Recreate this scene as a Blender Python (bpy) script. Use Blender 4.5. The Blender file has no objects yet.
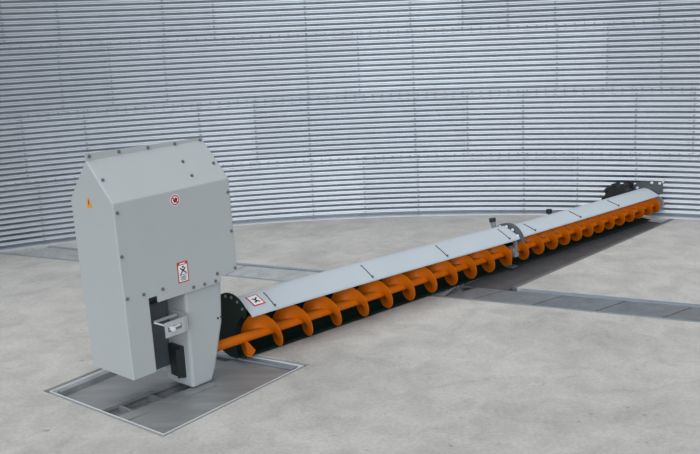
import bpy, bmesh, math, random
from mathutils import Vector, Matrix
import numpy as np
random.seed(7)
scene = bpy.context.scene
COL = scene.collection
PI = math.pi

# ------------------------------------------------------------------ camera
F_PX = 930.0
ROLL = math.atan(0.04)
PITCH = math.atan(206 * math.cos(ROLL) / F_PX)
cam_data = bpy.data.cameras.new('camera')
cam_data.sensor_width = 36.0
cam_data.lens = 36.0 * F_PX / 700.0
cam_data.clip_start = 0.05
cam_data.clip_end = 200
cam = bpy.data.objects.new('camera', cam_data)
COL.objects.link(cam)
fw = Vector((0, math.cos(PITCH), -math.sin(PITCH)))
u0 = Vector((0, math.sin(PITCH), math.cos(PITCH)))
r0 = Vector((1, 0, 0))
c_, s_ = math.cos(ROLL), math.sin(ROLL)
cr = r0 * c_ - u0 * s_
cu = r0 * s_ + u0 * c_
rot = Matrix((cr, cu, -fw)).transposed()
cam.matrix_world = Matrix.Translation((0, 0, 2.45)) @ rot.to_4x4()
scene.camera = cam

# ------------------------------------------------------------------ light
SKY_BASE, SKY_SIDE, SKY_POW, SKY_FADE = 0.11, 6.2, 4.8, 1.02
world = bpy.data.worlds.new('open_sky')
scene.world = world
world.use_nodes = True
wn = world.node_tree.nodes
wl = world.node_tree.links
bg = wn['Background']
tc = wn.new('ShaderNodeTexCoord')
sep = wn.new('ShaderNodeSeparateXYZ')
ramp = wn.new('ShaderNodeValToRGB')
ramp.color_ramp.elements[0].position = 0.0
ramp.color_ramp.elements[0].color = (0.50, 0.56, 0.64, 1)
ramp.color_ramp.elements[1].position = 0.9
ramp.color_ramp.elements[1].color = (0.86, 0.94, 1.0, 1)
wl.new(tc.outputs['Generated'], sep.inputs[0])
wl.new(sep.outputs['Z'], ramp.inputs[0])


def wmath(op, a, b=None):
    n = wn.new('ShaderNodeMath')
    n.operation = op
    for i, v in enumerate((a, b)):
        if v is None:
            continue
        if isinstance(v, (int, float)):
            n.inputs[i].default_value = v
        else:
            wl.new(v, n.inputs[i])
    return n.outputs[0]


# bright low sky (towards -y), added to brighten the corrugated wall
hor = wmath('SQRT', wmath('ADD', wmath('ADD', wmath('MULTIPLY', sep.outputs['X'], sep.outputs['X']),
                                       wmath('MULTIPLY', sep.outputs['Y'], sep.outputs['Y'])), 0.0001))
side = wmath('MAXIMUM', wmath('DIVIDE', wmath('MULTIPLY', sep.outputs['Y'], -1.0), hor), 0.0)
up = wmath('GREATER_THAN', sep.outputs['Z'], 0.0)
fade = wmath('MAXIMUM', wmath('SUBTRACT', 1.0, wmath('MULTIPLY', sep.outputs['Z'], SKY_FADE)), 0.0)
fill_sky = wmath('MULTIPLY', wmath('MULTIPLY', wmath('POWER', side, SKY_POW), wmath('MULTIPLY', up, fade)), SKY_SIDE)
wl.new(ramp.outputs[0], bg.inputs['Color'])
wl.new(wmath('ADD', fill_sky, SKY_BASE), bg.inputs['Strength'])

sun_data = bpy.data.lights.new('soft_sun', 'SUN')
sun_data.energy = 1.75
sun_data.angle = math.radians(70)
sun_data.color = (0.97, 0.985, 1.0)
sun = bpy.data.objects.new('soft_sun', sun_data)
COL.objects.link(sun)
sd = Vector((-0.28, -0.12, 0.95))
sun.location = sd * 12
sun.rotation_euler = sd.to_track_quat('Z', 'Y').to_euler()

scene.view_settings.view_transform = 'Standard'
scene.view_settings.look = 'None'
scene.view_settings.gamma = 1.0
scene.view_settings.exposure = 0.32
scene.view_settings.use_curve_mapping = False


# ------------------------------------------------------------------ materials
def lin(r, g, b):
    f = lambda v: v / 12.92 if v <= 0.04045 else ((v + 0.055) / 1.055) ** 2.4
    return (f(r / 255), f(g / 255), f(b / 255), 1)


def mat(name, rgb, rough=0.5, metal=0.0, noise=0.0, scale=8.0, bump=0.0, bscale=60.0, coat=0.0, stretch=(1, 1, 1)):
    m = bpy.data.materials.new(name)
    m.use_nodes = True
    nt = m.node_tree
    b = nt.nodes['Principled BSDF']
    b.inputs['Base Color'].default_value = rgb
    b.inputs['Roughness'].default_value = rough
    b.inputs['Metallic'].default_value = metal
    if coat:
        b.inputs['Coat Weight'].default_value = coat
    co = nt.nodes.new('ShaderNodeTexCoord')
    mp = nt.nodes.new('ShaderNodeMapping')
    mp.inputs['Scale'].default_value = stretch
    nt.links.new(co.outputs['Object'], mp.inputs[0])
    if noise:
        n = nt.nodes.new('ShaderNodeTexNoise')
        n.inputs['Scale'].default_value = scale
        n.inputs['Detail'].default_value = 6
        nt.links.new(mp.outputs[0], n.inputs['Vector'])
        r = nt.nodes.new('ShaderNodeValToRGB')
        r.color_ramp.elements[0].position = 0.3
        r.color_ramp.elements[1].position = 0.7
        r.color_ramp.elements[0].color = tuple(c * (1 - noise) for c in rgb[:3]) + (1,)
        r.color_ramp.elements[1].color = tuple(min(1, c * (1 + noise)) for c in rgb[:3]) + (1,)
        nt.links.new(n.outputs['Fac'], r.inputs[0])
        nt.links.new(r.outputs[0], b.inputs['Base Color'])
    if bump:
        n2 = nt.nodes.new('ShaderNodeTexNoise')
        n2.inputs['Scale'].default_value = bscale
        nt.links.new(mp.outputs[0], n2.inputs['Vector'])
        bp = nt.nodes.new('ShaderNodeBump')
        bp.inputs['Strength'].default_value = bump
        bp.inputs['Distance'].default_value = 0.01
        nt.links.new(n2.outputs['Fac'], bp.inputs['Height'])
        nt.links.new(bp.outputs[0], b.inputs['Normal'])
    return m


def concrete():
    m = bpy.data.materials.new('power_trowelled_concrete')
    m.use_nodes = True
    nt = m.node_tree
    b = nt.nodes['Principled BSDF']
    b.inputs['Roughness'].default_value = 0.62
    b.inputs['Specular IOR Level'].default_value = 0.25
    co = nt.nodes.new('ShaderNodeTexCoord')

    def noise(scale, detail, rough=0.55, dist=0.0, st=None):
        n = nt.nodes.new('ShaderNodeTexNoise')
        n.inputs['Scale'].default_value = scale
        n.inputs['Detail'].default_value = detail
        n.inputs['Roughness'].default_value = rough
        n.inputs['Distortion'].default_value = dist
        if st:
            mp = nt.nodes.new('ShaderNodeMapping')
            mp.inputs['Scale'].default_value = st
            nt.links.new(co.outputs['Object'], mp.inputs[0])
            nt.links.new(mp.outputs[0], n.inputs['Vector'])
        else:
            nt.links.new(co.outputs['Object'], n.inputs['Vector'])
        return n

    def rmp(src, p0, c0, p1, c1):
        r = nt.nodes.new('ShaderNodeValToRGB')
        r.color_ramp.elements[0].position = p0
        r.color_ramp.elements[1].position = p1
        r.color_ramp.elements[0].color = c0
        r.color_ramp.elements[1].color = c1
        nt.links.new(src, r.inputs[0])
        return r

    def mul(a, bb, f=1.0):
        x = nt.nodes.new('ShaderNodeMix')
        x.data_type = 'RGBA'
        x.blend_type = 'MULTIPLY'
        x.inputs[0].default_value = f
        nt.links.new(a, x.inputs[6])
        nt.links.new(bb, x.inputs[7])
        return x.outputs[2]

    base = rmp(noise(0.9, 5, 0.6, 0.3).outputs['Fac'], 0.3, (0.40, 0.383, 0.357, 1), 0.72, (0.51, 0.49, 0.458, 1))
    mid = rmp(noise(3.6, 8, 0.62, 0.8).outputs['Fac'], 0.32, (0.83, 0.83, 0.83, 1), 0.62, (1.04, 1.04, 1.04, 1))
    fine = rmp(noise(38, 6, 0.7).outputs['Fac'], 0.3, (0.84, 0.84, 0.84, 1), 0.6, (1.05, 1.05, 1.05, 1))
    pits = rmp(noise(16, 2, 0.5).outputs['Fac'], 0.22, (0.55, 0.53, 0.5, 1), 0.33, (1, 1, 1, 1))
    o = mul(mul(mul(base.outputs[0], mid.outputs[0]), fine.outputs[0]), pits.outputs[0], 0.7)
    nt.links.new(o, b.inputs['Base Color'])
    bp = nt.nodes.new('ShaderNodeBump')
    bp.inputs['Strength'].default_value = 0.12
    bp.inputs['Distance'].default_value = 0.004
    nt.links.new(noise(60, 4).outputs['Fac'], bp.inputs['Height'])
    nt.links.new(bp.outputs[0], b.inputs['Normal'])
    return m


def perforated(name, rgb, cell):
    # steel sheet with a fine grid of small dark round holes
    m = bpy.data.materials.new(name)
    m.use_nodes = True
    nt = m.node_tree
    b = nt.nodes['Principled BSDF']
    b.inputs['Roughness'].default_value = 0.5
    b.inputs['Metallic'].default_value = 0.35
    co = nt.nodes.new('ShaderNodeTexCoord')
    v = nt.nodes.new('ShaderNodeTexVoronoi')
    v.inputs['Scale'].default_value = 1.0 / cell
    v.inputs['Randomness'].default_value = 0.15
    nt.links.new(co.outputs['Object'], v.inputs['Vector'])
    r = nt.nodes.new('ShaderNodeValToRGB')
    r.color_ramp.elements[0].position = 0.22
    r.color_ramp.elements[1].position = 0.34
    r.color_ramp.elements[0].color = tuple(c * 0.35 for c in rgb[:3]) + (1,)
    r.color_ramp.elements[1].color = rgb
    nt.links.new(v.outputs['Distance'], r.inputs[0])
    n = nt.nodes.new('ShaderNodeTexNoise')
    n.inputs['Scale'].default_value = 7
    n.inputs['Detail'].default_value = 5
    nt.links.new(co.outputs['Object'], n.inputs['Vector'])
    r2 = nt.nodes.new('ShaderNodeValToRGB')
    r2.color_ramp.elements[0].position = 0.3
    r2.color_ramp.elements[1].position = 0.7
    r2.color_ramp.elements[0].color = (0.8, 0.8, 0.8, 1)
    r2.color_ramp.elements[1].color = (1.1, 1.1, 1.1, 1)
    nt.links.new(n.outputs['Fac'], r2.inputs[0])
    x = nt.nodes.new('ShaderNodeMix')
    x.data_type = 'RGBA'
    x.blend_type = 'MULTIPLY'
    x.inputs[0].default_value = 1
    nt.links.new(r.outputs[0], x.inputs[6])
    nt.links.new(r2.outputs[0], x.inputs[7])
    nt.links.new(x.outputs[2], b.inputs['Base Color'])
    return m


M_CONC = concrete()
M_GALV = [mat('galvanised_steel_%d' % i, c, 0.32, 0.97, 0.03, 5.0, 0.0)
          for i, c in enumerate([(0.335, 0.352, 0.374, 1), (0.352, 0.370, 0.392, 1), (0.318, 0.335, 0.358, 1)])]
M_BOLTW = mat('zinc_wall_bolt', (0.22, 0.24, 0.27, 1), 0.5, 0.6)
M_HOUSE = mat('light_grey_powder_coat', (0.39, 0.403, 0.395, 1), 0.5, 0.0, 0.015, 3.0)
M_COVER = mat('pale_grey_cover_paint', (0.43, 0.462, 0.485, 1), 0.45, 0.0, 0.015, 3.0)
M_ORANGE = mat('orange_auger_paint', (0.56, 0.118, 0.0, 1), 0.5, 0.0, 0.05, 9.0)
M_ORANGE.node_tree.nodes['Principled BSDF'].inputs['Specular IOR Level'].default_value = 0.25
M_GREEN = mat('dark_green_black_paint', (0.006, 0.016, 0.012, 1), 0.55, 0.0, 0.1, 5.0)
M_GREEN.node_tree.nodes['Principled BSDF'].inputs['Specular IOR Level'].default_value = 0.15
M_DARK = mat('dark_grey_paint', (0.085, 0.095, 0.10, 1), 0.5, 0.2)
M_BLACK = mat('black_plastic', (0.012, 0.014, 0.014, 1), 0.5)
M_RUBBER = mat('black_rubber', (0.012, 0.013, 0.013, 1), 0.8)
M_ZINC = mat('zinc_bolt', (0.22, 0.235, 0.25, 1), 0.4, 0.7)
M_BRIGHT = mat('bright_zinc_plate', (0.66, 0.67, 0.68, 1), 0.4, 0.2)
M_STEEL = mat('mill_finish_steel', (0.31, 0.312, 0.312, 1), 0.42, 0.4, 0.16, 1.6, 0.05, 30, stretch=(1, 6, 1))
M_STEELD = mat('dull_pit_steel', (0.17, 0.175, 0.18, 1), 0.55, 0.4, 0.15, 4.0)
M_EDGE = mat('galvanised_edge_rail', (0.28, 0.31, 0.34, 1), 0.45, 0.4, 0.08, 6.0)
M_VOID = mat('dark_void_bed', (0.05, 0.05, 0.05, 1), 0.9)  # near-black bed under the ducts and the pit
M_PERF = perforated('perforated_duct_sheet', (0.52, 0.53, 0.52, 1), 0.012)
M_SLAT = perforated('weathered_duct_plank', (0.23, 0.243, 0.255, 1), 0.016)
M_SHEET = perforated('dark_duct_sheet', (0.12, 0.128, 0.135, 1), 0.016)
M_WHITE = mat('white_vinyl', (0.72, 0.72, 0.71, 1), 0.5)
M_RED = mat('red_vinyl', (0.50, 0.035, 0.025, 1), 0.5)
M_INK = mat('black_ink', (0.015, 0.015, 0.017, 1), 0.5)
M_AMBER = mat('amber_vinyl', (0.75, 0.30, 0.02, 1), 0.5)


# ------------------------------------------------------------------ helpers
class MB:
    """collects geometry for ONE mesh object"""

    def __init__(self):
        self.v, self.f, self.m, self.s = [], [], [], []

    def add(self, vs, fs, mi=0, smooth=False):
        o = len(self.v)
        self.v += [tuple(p) for p in vs]
        for f in fs:
            self.f.append([o + i for i in f])
            self.m.append(mi)
            self.s.append(smooth)

    def box(self, x0, x1, y0, y1, z0, z1, mi=0):
        vs = [(x, y, z) for z in (z0, z1) for y in (y0, y1) for x in (x0, x1)]
        self.add(vs, [(0, 2, 3, 1), (4, 5, 7, 6), (0, 1, 5, 4), (2, 6, 7, 3), (0, 4, 6, 2), (1, 3, 7, 5)], mi)

    def prism(self, pts, axis, a0, a1, mi=0):
        """polygon pts in the two other axes, extruded along axis (0,1,2)"""
        n = len(pts)

        def mk(p, a):
            if axis == 0:
                return (a, p[0], p[1])
            if axis == 1:
                return (p[0], a, p[1])
            return (p[0], p[1], a)
        vs = [mk(p, a0) for p in pts] + [mk(p, a1) for p in pts]
        fs = [tuple(range(n - 1, -1, -1)), tuple(range(n, 2 * n))]
        fs += [(i, (i + 1) % n, n + (i + 1) % n, n + i) for i in range(n)]
        self.add(vs, fs, mi)

    def tube(self, pts, r, seg=10, mi=0, caps=True, radii=None):
        pts = [Vector(p) for p in pts]
        rings = []
        up = None
        for i, p in enumerate(pts):
            d = (pts[min(i + 1, len(pts) - 1)] - pts[max(i - 1, 0)]).normalized()
            if up is None:
                up = d.orthogonal().normalized()
            up = (up - d * up.dot(d)).normalized()
            w = d.cross(up)
            rr = radii[i] if radii else r
            rings.append([p + (up * math.cos(2 * PI * k / seg) + w * math.sin(2 * PI * k / seg)) * rr for k in range(seg)])
        vs = [q for ring in rings for q in ring]
        fs = []
        for i in range(len(pts) - 1):
            for k in range(seg):
                k2 = (k + 1) % seg
                fs.append((i * seg + k, i * seg + k2, (i + 1) * seg + k2, (i + 1) * seg + k))
        self.add(vs, fs, mi, True)
        if caps:
            self.add(rings[0], [tuple(range(seg - 1, -1, -1))], mi)
            self.add(rings[-1], [tuple(range(seg))], mi)

    def build(self, name, mats, parent=None, bevel=0.0, solid=0.0, auto=False):
        me = bpy.data.meshes.new(name)
        me.from_pydata(self.v, [], self.f)
        for mm in (mats if isinstance(mats, (list, tuple)) else [mats]):
            me.materials.append(mm)
        for p, mi, sm in zip(me.polygons, self.m, self.s):
            p.material_index = mi
            p.use_smooth = sm
        bm = bmesh.new()
        bm.from_mesh(me)
        if bevel or solid:
            bmesh.ops.remove_doubles(bm, verts=bm.verts, dist=1e-5)
        bmesh.ops.recalc_face_normals(bm, faces=bm.faces)
        if bevel:
            es = [e for e in bm.edges if len(e.link_faces) == 2 and e.calc_face_angle(0) > 0.5]
            bmesh.ops.bevel(bm, geom=es, offset=bevel, segments=2, affect='EDGES', profile=0.6)
        bm.to_mesh(me)
        bm.free()
        me.update()
        o = bpy.data.objects.new(name, me)
        COL.objects.link(o)
        if solid:
            md = o.modifiers.new('sheet', 'SOLIDIFY')
            md.thickness = solid
            md.offset = 0
        if parent:
            o.parent = parent
        return o


def thing(name, label, cat, loc=(0, 0, 0), rot=(0, 0, 0), group=None):
    o = bpy.data.objects.new(name, None)
    COL.objects.link(o)
    o.empty_display_size = 0.1
    o.location = loc
    o.rotation_euler = rot
    o['label'] = label
    o['category'] = cat
    if group:
        o['group'] = group
    return o


def tag(o, label, cat, group=None):
    o['label'] = label
    o['category'] = cat
    if group:
        o['group'] = group
    return o


def interp(x, xs, ys):
    return float(np.interp(x, xs, ys))


# ------------------------------------------------------------------ setting: round corrugated wall
WX, WY, WR = 0.25, 2.50, 9.10
WA0, WA1 = 8.0, 172.0          # ring left out on the camera side so added low sky lights it
PITCHC, AMP, POWR, SKEW = 0.77 / 12, 0.0108, 1.0, -0.055
Z0, ROWH, NROW = 0.03, 0.77, 5
# sheet joints and bolted ribs of each ring of sheets, in degrees round the bin
JOINTS = {0: [127.82, 110.82, 90.17, 73.55], 1: [115.69, 98.53, 81.95, 65.28], 2: [128.08, 109.08, 90.29, 71.52], 3: [116.22, 101.17, 82.23, 64.53], 4: [128.08, 109.08, 90.29, 71.52]}
RIBS = {0: [115.14, 102.89, 94.45, 86.03, 77.73, 69.35], 1: [111.39, 102.92, 94.47, 86.15, 77.81, 69.48], 2: [112.78, 105.19, 94.39, 86.19, 75.29, 67.78], 3: [112.54, 105.03, 94.35, 86.32, 78.95, 75.47, 68.04], 4: [112.78, 105.19, 94.39, 86.19, 75.29, 67.78]}


def wall_r(z):
    # rounded ribs towards the inside, narrower valleys between them
    t = (z - Z0) / PITCHC
    c = (1 + math.cos(2 * PI * (t + SKEW * math.sin(2 * PI * t)))) / 2
    return WR + AMP * (2 * c ** POWR - 1)


def build_wall():
    nper = 10
    angs = set(np.round(np.arange(50, 131, 0.6), 3).tolist())
    angs |= set(np.round(np.arange(WA0, 50, 1.0), 3).tolist()) | set(np.round(np.arange(131, WA1, 1.0), 3).tolist())
    for r in JOINTS.values():
        for a in r:
            angs.add(round(a, 3))
    angs = sorted(angs)
    na = len(angs)
    V, Fc, MI = [], [], []
    for row in range(NROW):
        zs = [Z0 + row * ROWH + i * PITCHC / nper for i in range(12 * nper + 1)]
        js = sorted(JOINTS[row])
        o = len(V)
        offs, ids = [], []
        for a in angs:
            k = sum(1 for j in js if a > j)
            lo = js[k - 1] if k else js[0] - 17
            hi = js[k] if k < len(js) else lo + 17
            fr = min(1, max(0, (a - lo) / (hi - lo)))
            offs.append((0.002 if row % 2 else -0.002))
            ids.append((k * 2 + row) % 3)
        for z in zs:
            rb = wall_r(z)
            for a, of in zip(angs, offs):
                ra = math.radians(a)
                V.append((WX + (rb + of) * math.cos(ra), WY + (rb + of) * math.sin(ra), z))
        for i in range(len(zs) - 1):
            for j in range(na - 1):
                j2 = j + 1
                Fc.append((o + i * na + j, o + i * na + j2, o + (i + 1) * na + j2, o + (i + 1) * na + j))
                MI.append(ids[j])
    nsm = len(Fc)
    # flat bottom ring of the wall
    o = len(V)
    prof = [(WR - 0.030, 0.0), (WR - 0.028, 0.004), (WR - 0.002, 0.024), (WR + 0.011, 0.03)]
    for r, z in prof:
        for a in angs:
            ra = math.radians(a)
            V.append((WX + r * math.cos(ra), WY + r * math.sin(ra), z))
    for i in range(3):
        for j in range(na - 1):
            j2 = j + 1
            Fc.append((o + i * na + j, o + i * na + j2, o + (i + 1) * na + j2, o + (i + 1) * na + j))
            MI.append(1)
    # bolt heads: surface pattern of the sheet metal

    def bolt(a, z, rr=0.0105):
        ra = math.radians(a)
        ci, si = math.cos(ra), math.sin(ra)
        r1 = wall_r(z) + 0.004
        o = len(V)
        for (dr, sc) in ((0.0, 1.0), (-0.012, 0.85)):
            for k in range(6):
                t = rr * sc * math.cos(k * PI / 3)
                h = rr * sc * math.sin(k * PI / 3)
                V.append((WX + (r1 + dr) * ci - t * si, WY + (r1 + dr) * si + t * ci, z + h))
        for k in range(6):
            k2 = (k + 1) % 6
            Fc.append((o + k, o + k2, o + 6 + k2, o + 6 + k))
            MI.append(3)
        Fc.append(tuple(o + 6 + k for k in range(6)))
        MI.append(3)
    for row in range(4):
        for j in JOINTS[row]:
            for i in range(12):
                z = Z0 + row * ROWH + (i + 0.5) * PITCHC
                bolt(j + 0.12, z)
                if i % 2 == 0:
                    bolt(j + 0.42, z, 0.006)
        for j in RIBS[row]:
            for i in range(12):
                bolt(j, Z0 + row * ROWH + (i + 0.5) * PITCHC)
        if row:
            a = 60.0
            while a < 124:
                bolt(a, Z0 + row * ROWH - 0.5 * PITCHC + 0.002, 0.0095)
                a += 0.70
    me = bpy.data.meshes.new('wall_back')
    me.from_pydata(V, [], Fc)
    for m in M_GALV + [M_BOLTW]:
        me.materials.append(m)
    me.polygons.foreach_set('material_index', MI)
    me.polygons.foreach_set('use_smooth', [i < nsm for i in range(len(Fc))])
    me.update()
    o = bpy.data.objects.new('wall_back', me)
    COL.objects.link(o)
    o['kind'] = 'structure'
    return o


build_wall()

# ------------------------------------------------------------------ setting: floor with pit and duct openings
PIT = [(-2.200, 6.145), (-1.200, 5.313), (-0.334, 6.464), (-1.473, 7.152)]      # left, front, right, back
# crossing duct (runs from the wall on the left to the right) and the radial duct below the auger
DA = Vector((math.cos(math.radians(-26.3)), math.sin(math.radians(-26.3))))     # along the crossing duct
DAN = Vector((-DA.y, DA.x))
OA = Vector((-1.17, 8.975))                                                       # a point of its near edge
WA = 0.50
DB = Vector((math.cos(math.radians(47.6)), math.sin(math.radians(47.6))))
DBN = Vector((-DB.y, DB.x))
OB = Vector((1.476, 8.17))                                                        # point on the right edge of the radial duct
WB = 0.52


def pa(u, v):
    p = OA + DA * u + DAN * v
    return (p.x, p.y)


def pb(u, v):
    p = OB + DB * u + DBN * v
    return (p.x, p.y)


def isect(p, d, q, e):
    # p + t d = q + s e
    den = d.x * e.y - d.y * e.x
    t = ((q.x - p.x) * e.y - (q.y - p.y) * e.x) / den
    return p + d * t


def to_wall(p, d, r):
    q = p - Vector((WX, WY))
    b = q.dot(d)
    return -b + math.sqrt(b * b - q.length_squared + r * r)


RIN = WR - 0.04
cr_r = isect(OA + DAN * WA, DA, OB, DB)
cr_l = isect(OA + DAN * WA, DA, OB + DBN * WB, DB)
uL0 = -to_wall(OA, -DA, RIN)
uL1 = -to_wall(OA + DAN * WA, -DA, RIN)
uR0 = 7.5
tB0 = to_wall(OB, DB, RIN)
tB1 = to_wall(OB + DBN * WB, DB, RIN)
T_LOOP = [pa(uL0, 0), pa(uR0, 0), pa(uR0, WA), tuple(cr_r), pb(tB0, 0), pb(tB1, WB), tuple(cr_l), pa(uL1, WA)]


def flat_with_holes(name, outer, holes, z, m):
    bm = bmesh.new()
    for loop in [outer] + holes:
        vs = [bm.verts.new((p[0], p[1], z)) for p in loop]
        for i in range(len(vs)):
            bm.edges.new((vs[i], vs[(i + 1) % len(vs)]))
    bmesh.ops.triangle_fill(bm, use_beauty=True, use_dissolve=False, edges=bm.edges[:])
    bmesh.ops.recalc_face_normals(bm, faces=bm.faces)
    for f in bm.faces:
        if f.normal.z < 0:
            f.normal_flip()
    # turned-down edges of the openings
    be = [e for e in bm.edges if len(e.link_faces) == 1]
    r = bmesh.ops.extrude_edge_only(bm, edges=be)
    for v in [g for g in r['geom'] if isinstance(g, bmesh.types.BMVert)]:
        v.co.z = z - 0.30
    me = bpy.data.meshes.new(name)
    bm.to_mesh(me)
    bm.free()
    me.materials.append(m)
    o = bpy.data.objects.new(name, me)
    COL.objects.link(o)
    return o


disc = [(WX + (WR + 0.02) * math.cos(2 * PI * k / 160), WY + (WR + 0.02) * math.sin(2 * PI * k / 160)) for k in range(160)]
fl = flat_with_holes('floor', disc, [PIT, T_LOOP], 0.0, M_CONC)
fl['kind'] = 'structure'

# duct bed (bottom of both ducts) and pit bed
b = MB()
b.prism(T_LOOP, 2, -0.32, -0.30)
o = b.build('trim_1', M_VOID)
o['kind'] = 'structure'
b = MB()
b.prism(PIT, 2, -0.32, -0.30)
o = b.build('trim_2', M_VOID)
o['kind'] = 'structure'


def bar(b, p, q, w, z0, z1, side=1, mi=0):
    """flat bar from p to q, its width w laid to one side"""
    p, q = Vector(p), Vector(q)
    d = (q - p).normalized()
    n = Vector((-d.y, d.x)) * w * side
    b.prism([tuple(p), tuple(q), tuple(q + n), tuple(p + n)], 2, z0, z1, mi)


# edge rails of the ducts
EW = 0.045


def rail(name, p, q, side, label, w=EW, ztop=0.004, m=None):
    b = MB()
    bar(b, p, q, w, -0.06, ztop - 0.006, side)
    o = b.build(name, m or M_EDGE)
    return tag(o, label, 'edge rail', None)


rail('duct_edge_rail', pa(uL0 + 0.02, 0), pa(uR0, 0), 1, 'galvanised rail along the near edge of the floor duct that crosses the room')
rail('duct_edge_rail', pa(uL1 + 0.02, WA), tuple(cr_l), -1, 'galvanised rail on the far edge of the floor duct, between wall and auger')
rail('duct_edge_rail', tuple(cr_r + DA * 0.05), pa(uR0, WA), -1, 'galvanised rail on the far edge of the floor duct, right of the auger', 0.06)
rail('duct_edge_rail', tuple(cr_r + DB * 0.0), pb(tB0 - 0.02, 0), 1, 'galvanised rail on the right edge of the duct running under the auger', 0.05, 0.004, M_STEELD)
rail('duct_edge_rail', tuple(cr_l + DB * 0.05), pb(tB1 - 0.02, WB), -1, 'galvanised rail on the far side of the duct behind the auger trough', EW, 0.004, M_STEELD)

# cover planks of the crossing duct, right of the auger: narrow planks side by side
ev = 0.052
uB0 = (cr_l - OA).dot(DA)
uB1 = (cr_r - OA).dot(DA)


def panel(name, quad, z, m, label, cat, group):
    b = MB()
    b.prism(quad, 2, z - 0.02, z)
    o = b.build(name, m)
    return tag(o, label, cat, group)


PW = 0.27
SK = 0.20      # slanted ends
u = uB0 - 0.02
k = 0
while u < 4.9:
    panel('duct_cover_plank', [pa(u, ev), pa(u + PW - 0.009, ev), pa(u + PW - 0.009 + SK, WA - 0.066), pa(u + SK, WA - 0.066)],
          -0.012 - 0.003 * (k % 2), M_SLAT,
          'grey perforated steel plank in the row closing the floor duct right of the auger', 'duct cover plank', 'duct planks right of the auger')
    u += PW
    k += 1
# long perforated sheets left of the auger
u0p = uB0 - 0.03
k = 0
lab = ['perforated grey duct sheet between the grey housing and the auger cover',
       'perforated grey duct sheet directly behind the grey housing',
       'perforated grey duct sheet at the left, between housing and wall']
for (ua, ub) in ((-1.15 + 1.0, u0p), (-1.85, -0.16), (max(uL0, uL1) + 0.03, -1.86)):
    panel('duct_cover_sheet', [pa(ua, ev), pa(ub, ev), pa(ub, WA - 0.052), pa(ua, WA - 0.052)], -0.012, M_PERF, lab[k], 'duct cover sheet', None)
    k += 1
# sheets of the radial duct
tb = [max((cr_r - OB).dot(DB), (cr_l - OB).dot(DB)) + 0.0, 1.2, 2.3, min(tB0, tB1) - 0.04]
lab = ['dark perforated sheet of the duct under the auger, next to the crossing duct',
       'dark perforated sheet of the duct under the auger, middle one of three',
       'dark perforated sheet of the duct under the auger, nearest the wall']
def b_start(v):
    q = isect(OA + DAN * (WA - 0.05), DA, OB + DBN * v, DB)
    return (q.x, q.y)


for i in range(3):
    st0 = [b_start(0.058), b_start(WB - 0.052)] if i == 0 else [pb(tb[i] + 0.004, 0.058), pb(tb[i] + 0.004, WB - 0.052)]
    panel('duct_cover_sheet', [st0[0], pb(tb[i + 1] - 0.004, 0.058), pb(tb[i + 1] - 0.004, WB - 0.052), st0[1]],
          -0.012, M_SHEET, lab[i], 'duct cover sheet', None)


# ------------------------------------------------------------------ sump frame and its cover plate
def inset(poly, d):
    n = len(poly)
    out = []
    P = [Vector(p) for p in poly]
    for i in range(n):
        d1 = (P[i] - P[i - 1]).normalized()
        d2 = (P[(i + 1) % n] - P[i]).normalized()
        n1 = Vector((-d1.y, d1.x)) * d
        n2 = Vector((-d2.y, d2.x)) * d
        q = isect(P[i] + n1, d1, P[i] + n2, d2)
        out.append((q.x, q.y))
    return out


def ring(b, outer, inner, z0, z1, mi=0):
    n = len(outer)
    vs = [(p[0], p[1], z1) for p in outer] + [(p[0], p[1], z1) for p in inner] + \
         [(p[0], p[1], z0) for p in outer] + [(p[0], p[1], z0) for p in inner]
    fs = []
    for i in range(n):
        j = (i + 1) % n
        fs += [(i, j, n + j, n + i), (2 * n + i, 3 * n + i, 3 * n + j, 2 * n + j), (i, 2 * n + i, 2 * n + j, j), (n + i, n + j, 3 * n + j, 3 * n + i)]
    b.add(vs, fs, mi)


sump = thing('floor_sump', 'square steel-lined floor pit with a slide plate under the grey drive housing', 'sump', (-1.30, 6.27, 0))


def sp(p):
    return (p[0] + 1.30, p[1] - 6.27)


q1, q2, q3 = inset(PIT, 0.030), inset(PIT, 0.041), inset(PIT, 0.10)
b = MB()
ring(b, [sp(p) for p in q1], [sp(p) for p in q2], -0.14, -0.006)
b.build('rim', M_BRIGHT, sump)
b = MB()
ring(b, [sp(p) for p in q2], [sp(p) for p in q3], -0.085, -0.07)
b.build('ledge', M_STEEL, sump)
# split line of the cover plate (parallel to the right-hand rim)
SA, SB = Vector((-1.596, 5.679)), Vector((-1.185, 6.130))
sdv = (SB - SA).normalized()
sn = Vector((-sdv.y, sdv.x))                   # towards the left tray
P2 = [Vector(p) for p in inset(PIT, 0.040)]
lf = lambda off: isect(SA + sn * off, sdv, P2[0], (P2[1] - P2[0]))
rb = lambda off: isect(SA + sn * off, sdv, P2[3], (P2[2] - P2[3]))
# left tray floor
b = MB()
a0, a1 = lf(0.20), rb(0.20)
b.prism([sp(P2[0]), sp(a0), sp(a1), sp(P2[3])], 2, -0.075, -0.06)
bar(b, sp(a0), sp(a1), 0.012, -0.20, -0.035, 1)
c0, c1 = lf(0.0).lerp(rb(0.0), 0.60), lf(0.20).lerp(rb(0.20), 0.60)
b.prism([sp(c0), sp(rb(0.0)), sp(rb(0.20)), sp(c1)], 2, -0.05, -0.032)
b.prism([sp(lf(0.0)), sp(c0), sp(c1), sp(lf(0.20))], 2, -0.11, -0.10)
b.build('tray', M_STEEL, sump)
# dividers across the slot
for t in (0.14, 0.33):
    b = MB()
    p = lf(0.0).lerp(rb(0.0), t)
    q = p + sn * 0.20
    bar(b, sp(p), sp(q), 0.02, -0.20, -0.05, 1)
    b.build('divider', M_STEEL, sump)
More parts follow.
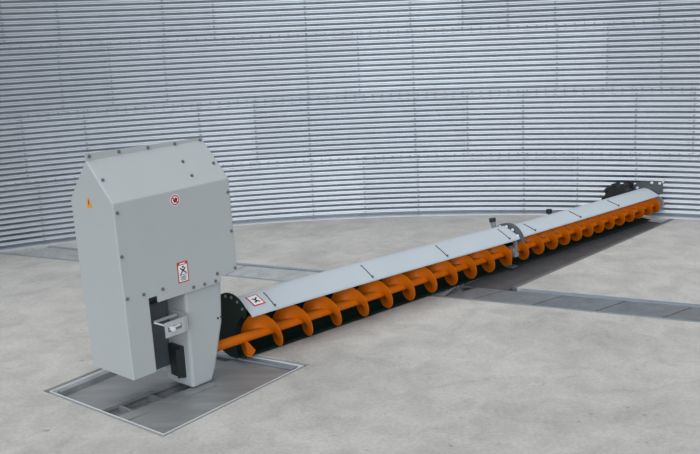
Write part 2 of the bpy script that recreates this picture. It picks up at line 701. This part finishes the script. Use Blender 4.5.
# inner upright of the frame seen against the left rim
b = MB()
d = (P2[3] - P2[0]).normalized()
bar(b, sp(P2[0] + d * 0.05), sp(P2[3] - d * 0.05), 0.05, -0.06, -0.02, -1)
b.build('side_rail', M_STEEL, sump)
b = MB()
d = (P2[2] - P2[3]).normalized()
bar(b, sp(P2[3] + d * 0.05), sp(P2[2] - d * 0.04), 0.06, -0.028, -0.012, -1)
b.build('side_rail', M_EDGE, sump)
# cover plate
b = MB()
quad = [lf(0.0), P2[1], P2[2], rb(0.0)]
b.prism([sp(p) for p in quad], 2, -0.045, -0.033)
pl = b.build('slide_plate', M_STEEL, sump)
pl['label'] = 'smooth steel slide plate closing the right half'
b = MB()
bar(b, sp(lf(0.0)), sp(lf(0.0).lerp(rb(0.0), 0.60)), 0.10, -0.0325, -0.022, -1)
b.build('edge_strip', M_STEEL, pl)

# ------------------------------------------------------------------ drive housing
H = thing('auger_drive_housing', 'tall light grey sheet-steel drive housing with a pitched roof standing over the floor pit', 'drive housing',
          (-1.453, 5.759, 0), (-0.008, -0.024, 0.823))
W_, D_ = 0.951, 0.486
ZB, ZS, ZR, ZSB, ZL = 0.717, 1.386, 1.646, 1.378, 0.204
RT = 0.247
LW = 0.184
# hood: sheet shell, open below
prof = [(0, ZB), (0, ZS), (RT, ZR), (D_, ZSB), (D_, ZB)]
b = MB()
n = len(prof)
vs = [(0, p[0], p[1]) for p in prof] + [(W_, p[0], p[1]) for p in prof]
fs = [(i, i + 1, n + i + 1, n + i) for i in range(n - 1)] + [(4, 3, 2, 1, 0), (5, 6, 7, 8, 9)]
b.add(vs, fs)
hood = b.build('hood', M_HOUSE, H, bevel=0.006, solid=0.004)
# discharge leg below the hood's left end
b = MB()
vs = [(0, 0, ZB), (LW, 0, ZB), (LW, D_, ZB), (0, D_, ZB), (0, 0, ZL), (LW - 0.004, 0, ZL), (LW - 0.004, D_ - 0.01, ZL), (0, D_ - 0.01, ZL)]
b.add(vs, [(0, 1, 5, 4), (1, 2, 6, 5), (2, 3, 7, 6), (3, 0, 4, 7)])
b.build('discharge_leg', M_HOUSE, H, bevel=0.004, solid=0.004)
# ridge flange
b = MB()
b.prism([(0.0, ZR - 0.005), (W_, ZR - 0.005), (W_ - 0.003, ZR + 0.018), (0.0, ZR + 0.047)], 1, RT - 0.004, RT + 0.004)
fl_ = b.build('ridge_flange', M_HOUSE, H)
# lip under the front
b = MB()
b.box(0.252, 0.80, -0.006, 0.004, 0.672, 0.722)
b.build('front_lip', M_HOUSE, H)
# column
b = MB()
col = [(0.478, -0.028), (0.494, 0.70), (0.813, 0.70), (0.813, 0.65), (0.789, 0.377), (0.70, 0.08), (0.654, -0.028)]
b.prism(col, 1, 0.02, 0.32)
column = b.build('column', M_HOUSE, H, bevel=0.018)
# added dark backing, stands for the shade between leg and column
b = MB()
b.box(0.19, 0.477, 0.24, 0.44, 0.10, 1.0)
b.box(0.26, 0.47, 0.20, 0.28, 0.36, 0.60)
backing = b.build('gap_backing', M_DARK, H, bevel=0.02)


def bolt_obj(parent, loc, axis, r=0.0088, h=0.011, m=None):
    """hexagon head with a round washer, facing along axis"""
    ax = Vector(axis).normalized()
    b = MB()
    p = Vector(loc)
    b.tube([p - ax * 0.002, p + ax * 0.003], r * 1.35, 12)
    b.tube([p + ax * 0.003, p + ax * h], r, 6)
    return b.build('bolt', m or M_ZINC, parent)


for (s, z) in [(0.025, 1.325), (0.019, 1.039), (0.022, 0.757), (0.149, 0.753), (0.301, 0.749), (0.932, 1.292),
               (0.931, 1.011), (0.934, 0.739), (0.769, 0.738)]:
    bolt_obj(hood, (s, -0.002, z), (0, -1, 0))
for (s, z) in [(0.551, 0.697), (0.647, 0.694), (0.745, 0.690)]:
    bolt_obj(H, (s, -0.006, z), (0, -1, 0))
rnrm = Vector((0, -(ZR - ZS), RT)).normalized()
for (s, t) in [(0.031, 0.130), (0.679, 0.143), (0.677, 0.057), (0.908, 0.100)]:
    z = ZS + (ZR - ZS) * t / RT
    bolt_obj(hood, Vector((s, t, z)) + rnrm * 0.002, rnrm)
for (s, z) in [(0.025, 1.672), (0.249, 1.668), (0.479, 1.661), (0.703, 1.654), (0.922, 1.649)]:
    bolt_obj(fl_, (s, RT - 0.004, z), (0, -1, 0))
for s in (0.752, 0.783):
    b = MB()
    b.tube([(s, 0.022, 0.41), (s, 0.014, 0.41)], 0.007, 10)
    b.build('rivet', M_INK, column)

# tension bracket: bent strap with a slot, off the column's left front corner
b = MB()
path = [(0.255, -0.045), (0.415, -0.045), (0.448, -0.037), (0.470, -0.015), (0.478, 0.02), (0.478, 0.16)]
th = 0.007


def strap(b, path, z0, z1, th, mi=0):
    P = [Vector(p) for p in path]
    L, R = [], []
    for i, p in enumerate(P):
        d = (P[min(i + 1, len(P) - 1)] - P[max(i - 1, 0)]).normalized()
        nn = Vector((-d.y, d.x)) * th / 2
        L.append(p + nn)
        R.append(p - nn)
    for i in range(len(P) - 1):
        b.prism([tuple(R[i]), tuple(R[i + 1]), tuple(L[i + 1]), tuple(L[i])], 2, z0, z1, mi)


# front leg of the strap is split round its slot
strap(b, path[:2], 0.495, 0.530, th)
strap(b, path[:2], 0.425, 0.460, th)
strap(b, [(0.255, -0.045), (0.278, -0.045)], 0.460, 0.495, th)
strap(b, [(0.392, -0.045), (0.415, -0.045)], 0.460, 0.495, th)
strap(b, path[1:], 0.425, 0.530, th)
strap(b, [(0.262, 0.09), (0.46, 0.09)], 0.50, 0.52, th)
br = b.build('tension_bracket', M_HOUSE, H)
b = MB()
b.tube([(0.31, -0.036, 0.477), (0.31, -0.068, 0.477)], 0.018, 10)
b.tube([(0.31, -0.05, 0.477), (0.31, -0.075, 0.477)], 0.011, 8)
b.tube([(0.19, -0.032, 0.55), (0.305, -0.036, 0.487)], 0.006, 8)
b.tube([(0.325, -0.045, 0.482), (0.38, -0.045, 0.486)], 0.007, 8)
b.build('tension_bolt', M_BRIGHT, br)
# black connector bracket on the column's side
b = MB()
b.box(0.452, 0.484, 0.085, 0.225, 0.04, 0.272)
b.box(0.415, 0.455, 0.085, 0.10, 0.05, 0.26)
blk = b.build('connector_bracket', M_BLACK, H, bevel=0.003)
for z in (0.085, 0.225):
    bolt_obj(blk, (0.452, 0.125, z), (-1, 0, 0), 0.010, 0.012)


# stickers on the hood (flat vinyl)
def disc_poly(b, cx, cz, r, y, mi, seg=28):
    b.add([(cx + r * math.cos(2 * PI * k / seg), y, cz + r * math.sin(2 * PI * k / seg)) for k in range(seg)], [tuple(range(seg))], mi)


def poly(b, pts, y, mi):
    b.add([(p[0], y, p[1]) for p in pts], [tuple(range(len(pts)))], mi)


b = MB()
cx, cz = 0.476, 1.322
disc_poly(b, cx, cz, 0.040, -0.0040, 0)
disc_poly(b, cx, cz, 0.035, -0.0045, 1)
disc_poly(b, cx, cz, 0.026, -0.0050, 0)
poly(b, [(cx - 0.012, cz - 0.014), (cx + 0.014, cz - 0.018), (cx + 0.018, cz + 0.010), (cx + 0.002, cz + 0.020), (cx - 0.004, cz + 0.006), (cx - 0.018, cz + 0.004)], -0.0055, 2)
poly(b, [(cx - 0.022, cz + 0.014), (cx - 0.015, cz + 0.021), (cx + 0.022, cz - 0.016), (cx + 0.016, cz - 0.022)], -0.0060, 1)
st = b.build('prohibition_sticker', [M_WHITE, M_RED, M_INK], hood)
st['label'] = 'round white prohibition sticker with red ring and black figure'

# safety label: white card with red border, pictogram of falling figure and lines of text
b = MB()
x0, x1, z0, z1 = 0.434, 0.524, 0.752, 0.896
poly(b, [(x0, z0), (x1, z0), (x1, z1), (x0, z1)], -0.0040, 1)
poly(b, [(x0 + 0.008, z0 + 0.008), (x1 - 0.008, z0 + 0.008), (x1 - 0.008, z1 - 0.022), (x0 + 0.008, z1 - 0.022)], -0.0045, 0)
poly(b, [(x0 + 0.022, z1 - 0.016), (x1 - 0.022, z1 - 0.016), (x1 - 0.022, z1 - 0.008), (x0 + 0.022, z1 - 0.008)], -0.0045, 0)
cx, cz = (x0 + x1) / 2, 0.832
poly(b, [(cx - 0.028, cz - 0.020), (cx - 0.020, cz - 0.024), (cx + 0.024, cz + 0.018), (cx + 0.018, cz + 0.026)], -0.005, 2)
poly(b, [(cx - 0.024, cz + 0.018), (cx - 0.018, cz + 0.026), (cx + 0.030, cz - 0.016), (cx + 0.024, cz - 0.022)], -0.0052, 2)
disc_poly(b, cx + 0.002, cz + 0.028, 0.008, -0.005, 2, 12)
poly(b, [(cx - 0.032, cz - 0.028), (cx + 0.032, cz - 0.028), (cx + 0.032, cz - 0.024), (cx - 0.032, cz - 0.024)], -0.005, 2)
for i, w in enumerate((0.052, 0.046, 0.050, 0.040)):
    zz = 0.792 - i * 0.0085
    poly(b, [(cx - w / 2, zz), (cx + w / 2, zz), (cx + w / 2, zz + 0.004), (cx - w / 2, zz + 0.004)], -0.005, 2)
st = b.build('safety_label', [M_WHITE, M_RED, M_INK], hood)
st['label'] = 'white safety label with red border and black pictogram above text'
# amber warning triangle on the left gable
b = MB()
ty, tz = 0.268, 1.366
b.add([(-0.0040, ty + 0.037, tz - 0.025), (-0.0040, ty - 0.037, tz - 0.025), (-0.0040, ty, tz + 0.045)], [(0, 1, 2)], 0)
b.add([(-0.0046, ty + 0.006, tz - 0.003), (-0.0046, ty - 0.006, tz - 0.003), (-0.0046, ty - 0.004, tz + 0.024), (-0.0046, ty + 0.004, tz + 0.024)], [(0, 1, 2, 3)], 1)
b.add([(-0.0046, ty + 0.004, tz - 0.015), (-0.0046, ty - 0.004, tz - 0.015), (-0.0046, ty - 0.004, tz - 0.007), (-0.0046, ty + 0.004, tz - 0.007)], [(0, 1, 2, 3)], 1)
st = b.build('warning_triangle', [M_AMBER, M_INK], hood)
st['label'] = 'amber warning triangle with black exclamation mark'

# ------------------------------------------------------------------ sweep auger
A = thing('sweep_auger', 'long orange screw auger under pale grey covers running from the housing to the wall', 'auger',
          (-0.9854, 6.467, 0), (0, 0, math.radians(43.326)))
LEN = 6.40


def za(s):
    return 0.17 + 0.003126 * s


S_TIP = [0.218, 0.523, 0.828, 1.138, 1.449, 1.733, 2.014, 2.309, 2.595, 2.870, 3.148, 3.421, 3.705, 3.967, 4.208, 4.433, 4.662, 4.886, 5.104,
         5.324, 5.548, 5.765, 5.981, 6.172, 6.357, 6.54]
S_TIP = [s * (1 - 0.0069 * s / 6.4) for s in S_TIP]
PH = [2.84 + 2 * PI * k for k in range(len(S_TIP))]


def phase(s):
    return interp(s, S_TIP, PH)


def rad(s):
    return interp(s, [0, 0.5, 2.0, 3.0, 4.2, 5.4, 6.2, 6.4], [0.149, 0.148, 0.142, 0.137, 0.123, 0.113, 0.106, 0.100])


# pipe
b = MB()
NS = 40
b.tube([(-0.06 + (LEN + 0.06) * i / NS, 0, za(LEN * i / NS)) for i in range(NS + 1)], 0.035, 18,
       radii=[interp(i / NS, [0, 1], [0.037, 0.032]) for i in range(NS + 1)])
b.build('shaft', M_ORANGE, A)


# flighting
def flight(s0, s1, a_start):
    b = MB()
    a0, a1 = a_start, phase(s1)
    n = int((a1 - a0) / (2 * PI) * 40)
    vs, fs = [], []
    T = 0.0035
    for i in range(n + 1):
        a = a0 + (a1 - a0) * i / n
        s = float(np.interp(a, PH, S_TIP))
        R = rad(s)
        nr = 4
        for side in (-1, 1):
            for k in range(nr + 1):
                r = 0.030 + (R - 0.030) * k / nr
                vs.append((s + side * T, -math.sin(a) * r, za(s) + math.cos(a) * r))
    m = 2 * (nr + 1)
    for i in range(n):
        for k in range(nr):
            p = i * m + k
            fs.append((p, p + 1, p + m + 1, p + m))
            p = i * m + nr + 1 + k
            fs.append((p, p + m, p + m + 1, p + 1))
        fs.append((i * m + nr, i * m + m - 1, (i + 1) * m + m - 1, (i + 1) * m + nr))
    b.add(vs, fs, 0, True)
    last = n * m
    b.add([vs[0], vs[nr], vs[m - 1], vs[nr + 1]], [(0, 1, 2, 3)])
    b.add([vs[last], vs[last + nr], vs[last + m - 1], vs[last + nr + 1]], [(0, 1, 2, 3)])
    o = b.build('flighting', M_ORANGE, A)
    md = o.modifiers.new('crease', 'EDGE_SPLIT')
    md.split_angle = math.radians(40)
    return o


flight(0.2, 3.50, 2.05)
flight(3.56, 6.40, phase(3.56))

# cover tables: height of front edge and crown above the axis
FS, FZ = [0.2, 0.7, 1.8, 3.47, 3.58, 4.94, 6.2], [0.198, 0.197, 0.181, 0.147, 0.159, 0.146, 0.139]
CS, CZ = [0.2, 0.9, 2.0, 3.49, 3.60, 5.3, 6.35], [0.287, 0.296, 0.270, 0.238, 0.214, 0.196, 0.192]


def cover_prof(s, up=0.0):
    zf, zc = interp(s, FS, FZ), interp(s, CS, CZ)
    pts = [(-0.122, zf - 0.012), (-0.120, zf), (-0.06, zf + (zc - zf) * 0.36), (0.0, zf + (zc - zf) * 0.66), (0.05, zf + (zc - zf) * 0.87),
           (0.10, zc), (0.14, zc - 0.012), (0.175, zc - 0.045), (0.19, zc - 0.09)]
    return [(y, z + up) for y, z in pts]


def cover(s0, s1, slant):
    b = MB()
    n = 24
    vs, fs = [], []
    m = len(cover_prof(0))
    for i in range(n + 1):
        s = s0 + (s1 - s0) * i / n
        for (y, z) in cover_prof(s):
            vs.append((s + slant * (y + 0.12), y, za(s) + z))
    for i in range(n):
        for k in range(m - 1):
            p = i * m + k
            fs.append((p, p + 1, p + m + 1, p + m))
    b.add(vs, fs, 0, True)
    o = b.build('cover', M_COVER, A, solid=0.004)
    md = o.modifiers.new('crease', 'EDGE_SPLIT')
    md.split_angle = math.radians(35)
    return o


cov1 = cover(0.215, 3.500, 0.12)
cov2 = cover(3.555, 6.20, 0.40)

# rubber hold-down straps across the covers, a knob at the lower end
for (s, cv) in [(0.43, cov1), (1.47, cov1), (2.42, cov1), (3.34, cov1), (3.76, cov2), (4.57, cov2), (5.33, cov2)]:
    b = MB()
    pts = []
    pr = [p for p in cover_prof(s) if -0.13 < p[0] < 0.055][2:]
    pr = [(-0.10, interp(-0.10, [p[0] for p in cover_prof(s)[1:6]], [p[1] for p in cover_prof(s)[1:6]]))] + pr
    for (y, z) in pr:
        pts.append((s + 0.02 + 0.12 * (y + 0.10), y, za(s) + z + 0.006))
    b.tube(pts, 0.0042, 8)
    p0 = Vector(pts[0])
    b.tube([p0 + Vector((0, -0.004, -0.003)), p0 + Vector((0, -0.006, 0.012))], 0.008, 10)
    b.build('hold_down_strap', M_DARK, cv)


# warning label on the first cover
def on_cover(s, y, up):
    pr = cover_prof(s)[1:6]
    return (s + 0.02, y, za(s) + interp(y, [p[0] for p in pr], [p[1] for p in pr]) + up)


def cov_poly(b, pts, up, mi):
    b.add([on_cover(s, y, up) for s, y in pts], [tuple(range(len(pts)))], mi)


def cov_rect(b, s0, s1, y0, y1, up, mi):
    ny = 6
    for i in range(ny):
        ya, yb = y0 + (y1 - y0) * i / ny, y0 + (y1 - y0) * (i + 1) / ny
        cov_poly(b, [(s0, ya), (s1, ya), (s1, yb), (s0, yb)], up, mi)


b = MB()
cov_rect(b, 0.275, 0.385, -0.055, 0.060, 0.0040, 1)
cov_rect(b, 0.287, 0.373, -0.044, 0.049, 0.0050, 0)
cov_poly(b, [(0.345, -0.030), (0.358, -0.024), (0.318, 0.024), (0.305, 0.018)], 0.0066, 2)
cov_poly(b, [(0.305, -0.020), (0.312, -0.030), (0.345, -0.010), (0.338, 0.0)], 0.0070, 2)
cov_poly(b, [(0.325, 0.010), (0.332, 0.002), (0.360, 0.018), (0.352, 0.028)], 0.0070, 2)
st = b.build('safety_label', [M_WHITE, M_RED, M_INK], cov1)
st['label'] = 'white safety label with red border and black mark'

# backboard trough: J section behind and below the screw
b = MB()
n = 30
vs, fs = [], []
S0, S1 = 0.20, 6.27
for i in range(n + 1):
    s = S0 + (S1 - S0) * i / n
    zc = za(s) + interp(s, CS, CZ)
    pr = [(0.0, 0.010), (0.06, 0.010), (0.12, 0.018), (0.16, 0.045), (0.180, 0.09), (0.184, zc - 0.09)]
    for (y, z) in pr:
        vs.append((s, y, z))
m = 6
for i in range(n):
    for k in range(m - 1):
        p = i * m + k
        fs.append((p, p + 1, p + m + 1, p + m))
b.add(vs, fs, 0, True)
b.build('trough', M_GREEN, A, solid=0.005)

# end plate next to the housing: C-shaped, open towards the screw
zc = za(0.2)
b = MB()
EC, EZ, ER = 0.07, 0.11, 0.235
arc = [(EC + ER * math.cos(t), zc + EZ + ER * math.sin(t)) for t in np.linspace(-0.25, PI * 0.80, 18)]
pts = [(0.03, 0.012), (0.12, 0.012), (0.22, 0.04)] + arc + [(-0.10, zc + 0.185), (-0.05, zc + 0.19), (0.0, zc + 0.13), (0.045, zc + 0.05)]
b.prism(pts, 0, 0.165, 0.175)
b.box(0.175, 0.215, 0.185, 0.205, 0.10, 0.40)
ep = b.build('end_plate', M_GREEN, A)
for t in (0.76, 0.65, 0.54, 0.43):
    a = PI * t
    bolt_obj(ep, (0.165, EC + 0.21 * math.cos(a), zc + EZ + 0.21 * math.sin(a)), (-1, 0, 0), 0.009, 0.010)

# joint flange between the two cover sections
zc = za(3.53)
b = MB()


def arch_ring(b, s0, s1, cy, cz, ro, ri, t0, t1, seg=20, sl=0.0):
    ts = np.linspace(t0, t1, seg)
    vs, fs = [], []
    for t in ts:
        for s in (s0, s1):
            for r in (ri, ro):
                y = cy + r * math.cos(t)
                vs.append((s + sl * (y + 0.12), y, cz + r * math.sin(t)))
    for i in range(seg - 1):
        p = i * 4
        q = p + 4
        fs += [(p, p + 1, q + 1, q), (p + 2, q + 2, q + 3, p + 3), (p + 1, p + 3, q + 3, q + 1), (p, q, q + 2, p + 2)]
    e = (seg - 1) * 4
    fs += [(0, 2, 3, 1), (e, e + 1, e + 3, e + 2)]
    b.add(vs, fs)


arch_ring(b, 3.505, 3.560, 0.055, zc + 0.058, 0.205, 0.150, -0.3, PI * 0.92, 24, 0.12)
jf = b.build('joint_flange', M_DARK, A)
for t in (0.80, 0.66, 0.52, 0.38):
    a = PI * t
    bolt_obj(jf, (3.505, 0.055 + 0.182 * math.cos(a), zc + 0.058 + 0.182 * math.sin(a)), (-1, 0, 0), 0.011, 0.014, M_BRIGHT)
# hanger bearing below the joint
b = MB()
b.tube([(3.50, 0, za(3.5)), (3.56, 0, za(3.56))], 0.050, 16)
b.box(3.515, 3.545, -0.062, -0.035, za(3.5) - 0.02, zc + 0.15)
b.box(3.50, 3.56, -0.066, -0.03, za(3.5) - 0.055, za(3.5) - 0.01)
b.build('hanger_bearing', M_EDGE, A, bevel=0.004)
# foot of the hanger on the trough
b = MB()
b.box(3.49, 3.57, -0.04, 0.06, 0.012, 0.030)
b.tube([(3.53, 0.01, 0.03), (3.53, 0.01, za(3.5) - 0.04)], 0.012, 8)
b.build('hanger_foot', M_DARK, A)

# carrier bracket behind the joint flange
b = MB()
b.box(3.56, 3.66, 0.235, 0.31, 0.02, zc + 0.13)
b.tube([(3.64, 0.27, zc + 0.08), (3.62, 0.30, zc + 0.235)], 0.026, 10)
cb = b.build('carrier_bracket', M_EDGE, A, bevel=0.0)
b = MB()
b.tube([(3.62, 0.30, zc + 0.235), (3.617, 0.303, zc + 0.270)], 0.034, 8)
b.build('cap_nut', M_BLACK, cb)
# support arm with a screw behind the second section
b = MB()
b.box(4.37, 4.90, 0.235, 0.36, 0.02, 0.055)
b.prism([(4.38, 0.05), (4.96, 0.05), (4.96, 0.315), (4.60, 0.325), (4.42, 0.27)], 1, 0.25, 0.28)
b.tube([(4.62, 0.31, 0.05), (4.62, 0.31, 0.35)], 0.014, 8)
arm = b.build('support_arm', M_EDGE, A)
b = MB()
b.tube([(4.62, 0.31, 0.33), (4.62, 0.31, 0.375)], 0.032, 8)
b.build('adjusting_knob', M_BLACK, arm)

# end plate over the far end of the covers, with bolts; the last turns of the screw stick out beyond it
zc = za(6.25)
b = MB()
pts = [(0.265, 0.03), (0.275, 0.13), (0.245, 0.205), (0.18, 0.255), (0.08, 0.28), (0.0, 0.292), (-0.08, 0.292), (-0.135, 0.285), (-0.14, 0.15),
       (-0.115, 0.14), (-0.09, 0.128), (0.0, 0.128), (0.08, 0.12), (0.13, 0.10), (0.17, 0.05)]
b.prism([(y, z + zc) for y, z in pts], 0, 6.262, 6.274)
fe = b.build('wall_end_plate', M_DARK, A)
for (y, z) in ((0.185, 0.185), (0.0, 0.265), (-0.10, 0.268)):
    bolt_obj(fe, (6.262, y, zc + z), (-1, 0, 0), 0.013, 0.018, M_BRIGHT)
b = MB()
b.tube([(6.268, -0.13, zc + 0.28), (6.268, -0.165, zc + 0.325)], 0.011, 8)
b.build('grease_nipple', M_BRIGHT, fe)
b = MB()
b.tube([(6.385, 0, zc), (6.412, 0, zc)], 0.085, 20)
b.build('end_bearing', M_EDGE, A)

# lugged rubber drive wheel behind the far end
WS, WYY, WRAD = 6.07, 0.30, 0.19
wheel = MB()
wz = 0.24
seg = 48
for (sa, sb, rr) in ((WS - 0.05, WS + 0.05, WRAD),):
    wheel.tube([(sa, WYY, wz), (sa + 0.015, WYY, wz), (sb - 0.015, WYY, wz), (sb, WYY, wz)], rr, seg, radii=[rr - 0.02, rr, rr, rr - 0.02])
for k in range(10):
    a = 2 * PI * k / 10
    ca, sa_ = math.cos(a), math.sin(a)
    q = []
    for (t, r) in ((-0.035, WRAD - 0.01), (0.035, WRAD - 0.01), (0.022, WRAD + 0.026), (-0.022, WRAD + 0.026)):
        q.append((WYY + r * ca - t * sa_, wz + r * sa_ + t * ca))
    wheel.prism(q, 0, WS - 0.055, WS + 0.055)
wo = wheel.build('drive_wheel', M_RUBBER, A)
b = MB()
b.tube([(WS - 0.075, WYY, wz), (WS - 0.045, WYY, wz)], 0.06, 16)
b.tube([(WS - 0.02, WYY, wz), (6.20, WYY, wz)], 0.022, 10)
b.build('wheel_hub', M_DARK, wo)
# carrier plate between wheel and trough
b = MB()
b.prism([(0.19, zc - 0.05), (0.40, 0.12), (0.44, 0.26), (0.38, 0.40), (0.28, 0.455), (0.20, zc + 0.25)], 0, 6.19, 6.205)
b.build('wheel_carrier', M_BLACK, A)
